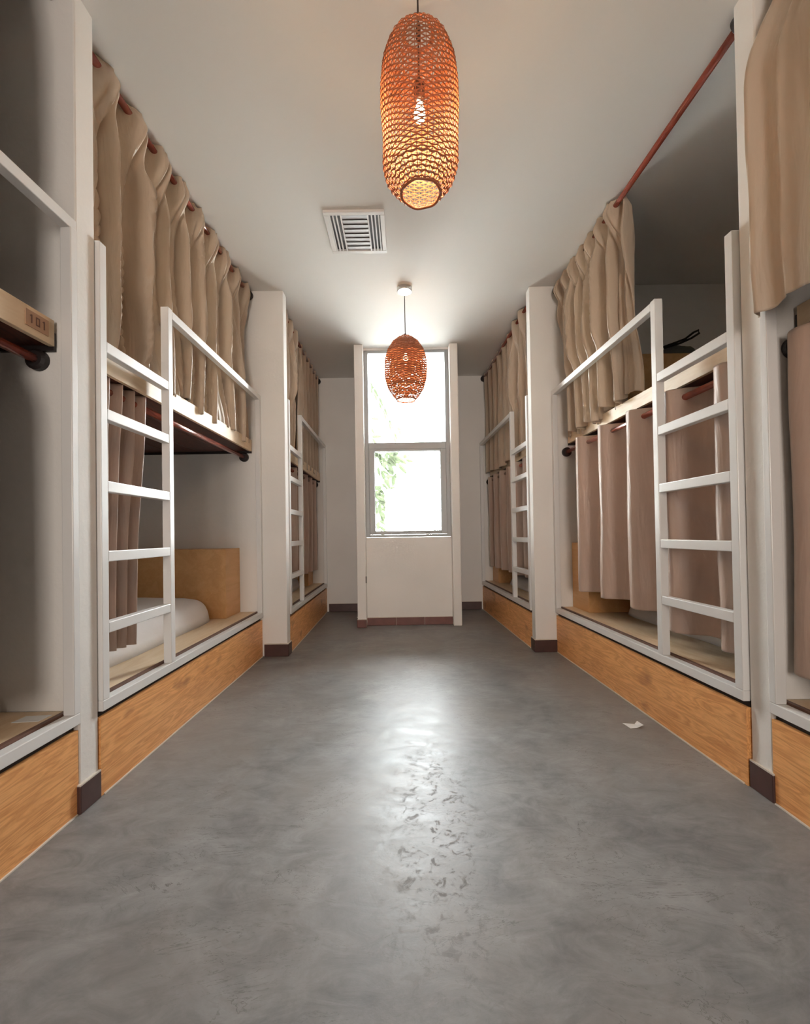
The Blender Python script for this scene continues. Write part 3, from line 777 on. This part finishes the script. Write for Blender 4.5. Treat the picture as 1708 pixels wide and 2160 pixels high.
def wicker(cx, cy, ztop, zbot, prof, nrib, nrow, label, seed, power, cordtop, bulb_z, strand=(0.0030, 0.0014), canopy=True, skip=0.0, rowdark=None):
    root = thing('pendant_lamp', (cx, cy, H), label, 'pendant lamp', 'wicker pendant lamps')
    rnd = random.Random(seed)
    Ht = ztop - zbot
    bm = bmesh.new()
    seg = nrib * 4
    def wob(th, t):
        return 1 + 0.022 * noise.noise(Vector((math.cos(th)*1.3, math.sin(th)*1.3, t*4 + seed)))
    # horizontal woven strands, in and out of the ribs
    for r_ in range(nrow):
        t = (r_ + 0.5) / nrow
        if rnd.random() < skip: continue
        sh = strand[0] * rnd.uniform(0.9, 1.15); sw = strand[1]
        prev = None; first = None
        dz = rnd.uniform(-0.10, 0.10) * Ht / nrow
        for i in range(seg):
            th = 2 * PI * i / seg
            wv = math.cos(nrib / 2 * th + r_ * PI)
            R = interp(prof, t) * wob(th, t) + 0.0030 * wv
            slope = (interp(prof, min(1, t+0.02)) - interp(prof, max(0, t-0.02))) / (0.04 * Ht)  # dR/d(down)
            ln_ = math.sqrt(1 + slope * slope)
            # tangent down the profile
            tr, tz = slope / ln_, -1 / ln_
            nr_, nz_ = 1 / ln_, slope / ln_
            zc = ztop - t * Ht + dz + 0.0022 * noise.noise(Vector((math.cos(th) * 2, math.sin(th) * 2 + r_ * 0.06, seed)))
            ring = []
            hh = sh * (1 + 0.5 * smooth01((0.34 - t) * 6)) * (1 - 0.22 * wv)
            for a, b in ((-1, 0), (0, 1), (1, 0), (0, -1)):
                rr = R + tr * a * hh + nr_ * b * sw
                zz = zc + tz * a * hh + nz_ * b * sw
                ring.append(bm.verts.new((cx + rr * math.cos(th), cy + rr * math.sin(th), zz)))
            if prev:
                for q in range(4): bm.faces.new((prev[q], prev[(q+1) % 4], ring[(q+1) % 4], ring[q]))
            else: first = ring
            prev = ring
        for q in range(4): bm.faces.new((prev[q], prev[(q+1) % 4], first[(q+1) % 4], first[q]))
    sh_o = link('shade', bm, M['wicker'], root, smooth=False)
    # ribs
    bm = bmesh.new()
    for i in range(nrib):
        th = 2 * PI * i / nrib
        pts = []
        for j in range(25):
            t = j / 24
            R = interp(prof, t) * wob(th, t)
            pts.append((cx + R * math.cos(th), cy + R * math.sin(th), ztop - t * Ht))
        tube(bm, pts, 0.0014, 5, cap=False)
    link('ribs', bm, M['wicker'], sh_o, smooth=True)
    for tt, rad in ((0.0, 0.004), (1.0, 0.005)):
        bm = bmesh.new()
        R = interp(prof, tt)
        pts = [(cx + R * math.cos(2*PI*i/48), cy + R * math.sin(2*PI*i/48), ztop - tt*Ht + 0.002*math.sin(i*0.8)) for i in range(49)]
        tube(bm, pts, rad, 8, cap=False)
        link('rim', bm, M['wicker'], sh_o, smooth=True)
    # cord, socket, bulb, canopy
    bm = bmesh.new(); tube(bm, [(cx, cy, H - 0.02), (cx, cy, bulb_z + 0.11)], 0.0035, 8)
    link('cord', bm, M['cord'], root, smooth=True)
    bm = bmesh.new(); lathe(bm, [(0.012, 0.125), (0.021, 0.11), (0.021, 0.05), (0.017, 0.045)], (cx, cy, bulb_z), 20)
    link('socket', bm, M['cord'], root, smooth=True)
    # hub spokes holding the shade to the socket
    bm = bmesh.new()
    R = interp(prof, 0.03)
    for i in range(3):
        th = 2*PI*i/3 + 0.4
        tube(bm, [(cx + 0.018*math.cos(th), cy + 0.018*math.sin(th), ztop-0.012), (cx + R*math.cos(th), cy + R*math.sin(th), ztop-0.012)], 0.002, 6)
    tube(bm, [(cx, cy, ztop-0.02), (cx, cy, ztop+0.03)], 0.010, 10)
    link('spider', bm, M['cord'], root)
    bm = bmesh.new()
    lathe(bm, [(0.009, 0.047), (0.012, 0.032), (0.018, 0.012), (0.022, -0.008), (0.020, -0.024), (0.011, -0.034), (0.003, -0.037)], (cx, cy, bulb_z), 20)
    link('bulb', bm, M['bulb'], root, smooth=True)
    bm = bmesh.new(); lathe(bm, [(0.066, 0), (0.066, -0.030), (0.060, -0.034), (0.012, -0.035)], (cx, cy, H), 32)
    link('canopy', bm, M['chrome'], root, smooth=False)
    d = bpy.data.lights.new('bulb_light', 'POINT'); d.energy = power; d.color = (1.0, 0.68, 0.36); d.shadow_soft_size = 0.03
    l = bpy.data.objects.new('bulb_light', d); COL.objects.link(l); l.parent = root
    l.location = (0, 0, bulb_z - 0.075 - H)
    return root
p1 = [(0, 0.052), (0.035, 0.085), (0.10, 0.117), (0.20, 0.137), (0.33, 0.146), (0.48, 0.146), (0.62, 0.141), (0.74, 0.141), (0.82, 0.142), (0.90, 0.130), (0.96, 0.100), (1.0, 0.074)]
wicker(0.083, 1.65, 2.962, 2.345, p1, 44, 58, 'long orange-brown wicker pendant lamp hanging nearest the viewer', 2, 13, H, 2.66)
p2 = [(0, 0.045), (0.03, 0.075), (0.10, 0.118), (0.22, 0.160), (0.36, 0.182), (0.50, 0.184), (0.66, 0.180), (0.80, 0.160), (0.92, 0.118), (1.0, 0.082)]
wicker(0.033, 3.81, 2.775, 2.222, p2, 40, 58, 'rounder egg-shaped wicker pendant lamp in front of the window', 7, 12, H, 2.60, strand=(0.0050, 0.0016))

# ------------------------------------------------------------------ trees outside the window
def leaf(bm, c, d, w, ln, tw):
    d = d.normalized(); s = d.cross(Vector((0.5 * math.sin(tw), 1.0, 0.5 * math.cos(tw)))).normalized()
    n = d.cross(s) * 0.12 * ln
    pts = [c, c + d*ln*0.3 + s*w*0.5 + n*0, c + d*ln*0.7 + s*w*0.42, c + d*ln, c + d*ln*0.7 - s*w*0.42, c + d*ln*0.3 - s*w*0.5]
    mid = [c + d*ln*0.33 - n, c + d*ln*0.68 - n]
    v = [bm.verts.new(p) for p in pts]; m_ = [bm.verts.new(p) for p in mid]
    for q in ((v[0], v[1], m_[0]), (v[0], m_[0], v[5]), (v[1], v[2], m_[1], m_[0]), (v[5], m_[0], m_[1], v[4]), (v[2], v[3], m_[1]), (v[3], v[4], m_[1])):
        bm.faces.new(q)
rnd = random.Random(4)
tree = thing('garden_tree', (-1.9, 7.6, -0.3), 'leafy branches seen through the left side of the lower window pane', 'tree')
bm = bmesh.new()
tube(bm, [(-1.9, 7.6, -0.3), (-1.8, 7.6, 1.0), (-1.6, 7.5, 2.3), (-1.2, 7.4, 3.0)], [0.09, 0.08, 0.06, 0.03], 10)
tube(bm, [(-1.6, 7.5, 2.2), (-1.0, 7.2, 2.45), (-0.45, 7.0, 2.42), (-0.1, 6.95, 2.25)], [0.035, 0.02, 0.010, 0.004], 8)
tube(bm, [(-1.75, 7.55, 1.3), (-1.1, 7.2, 1.75), (-0.6, 7.0, 1.80), (-0.42, 6.95, 1.6)], [0.035, 0.02, 0.010, 0.004], 8)
link('branches', bm, M['bark'], tree, smooth=True)
bm = bmesh.new()
for (cx, cz, n_, sx, sz) in ((-0.35, 2.28, 26, 0.13, 0.07), (-0.18, 2.22, 8, 0.10, 0.06), (-0.28, 2.03, 7, 0.07, 0.06), (-0.42, 1.70, 18, 0.06, 0.12), (-0.36, 1.52, 16, 0.09, 0.10), (-0.40, 1.28, 5, 0.06, 0.06), (-1.1, 2.5, 30, 0.4, 0.3), (-1.2, 1.8, 25, 0.4, 0.3)):
    for _ in range(n_):
        c = Vector((cx + rnd.gauss(0, sx), 7.0 + rnd.gauss(0, 0.12), cz + rnd.gauss(0, sz)))
        d = Vector((rnd.uniform(-0.2, 1.0), rnd.uniform(-0.5, 0.5), rnd.uniform(-1.1, 0.25)))
        leaf(bm, c, d, rnd.uniform(0.05, 0.085), rnd.uniform(0.14, 0.24), rnd.uniform(0, 6))
tag(link('leaves', bm, M['leafm'], tree), kind='stuff')
palm = thing('palm_tree', (-1.6, 9.2, -0.3), 'feathery palm frond seen through the left side of the upper window pane', 'tree')
bm = bmesh.new()
tube(bm, [(-1.6, 9.2, -0.3), (-1.55, 9.2, 2.0), (-1.45, 9.15, 4.6)], [0.13, 0.11, 0.10], 12)
link('trunk', bm, M['bark'], palm, smooth=True)
for th, up_, L_ in ((0.15, 0.9, 1.6), (0.9, 0.8, 1.5), (2.2, 0.8, 1.6), (3.3, 0.9, 1.5), (4.4, 0.7, 1.5), (5.4, 0.8, 1.5)):
    bm = bmesh.new()
    pts = []
    for j in range(13):
        q = j / 12
        pts.append(Vector((-1.45 + math.cos(th) * L_ * q * 0.8, 9.15 + math.sin(th) * L_ * q * 0.8, 4.6 + up_ * q * 0.9 - 1.7 * q * q * L_ * 0.8)))
    tube(bm, pts, 0.010, 6)
    for j in range(1, 13):
        for sg in (-1, 1):
            d = (pts[j] - pts[j-1]).normalized(); side = Vector((-math.sin(th), math.cos(th), 0)) * sg
            leaf(bm, pts[j], d * 0.8 + side * 0.9 + Vector((0, 0, -0.9)), 0.07, 0.42 * (1 - 0.4 * j / 12), j)
    link('frond', bm, M['leafm'], palm)
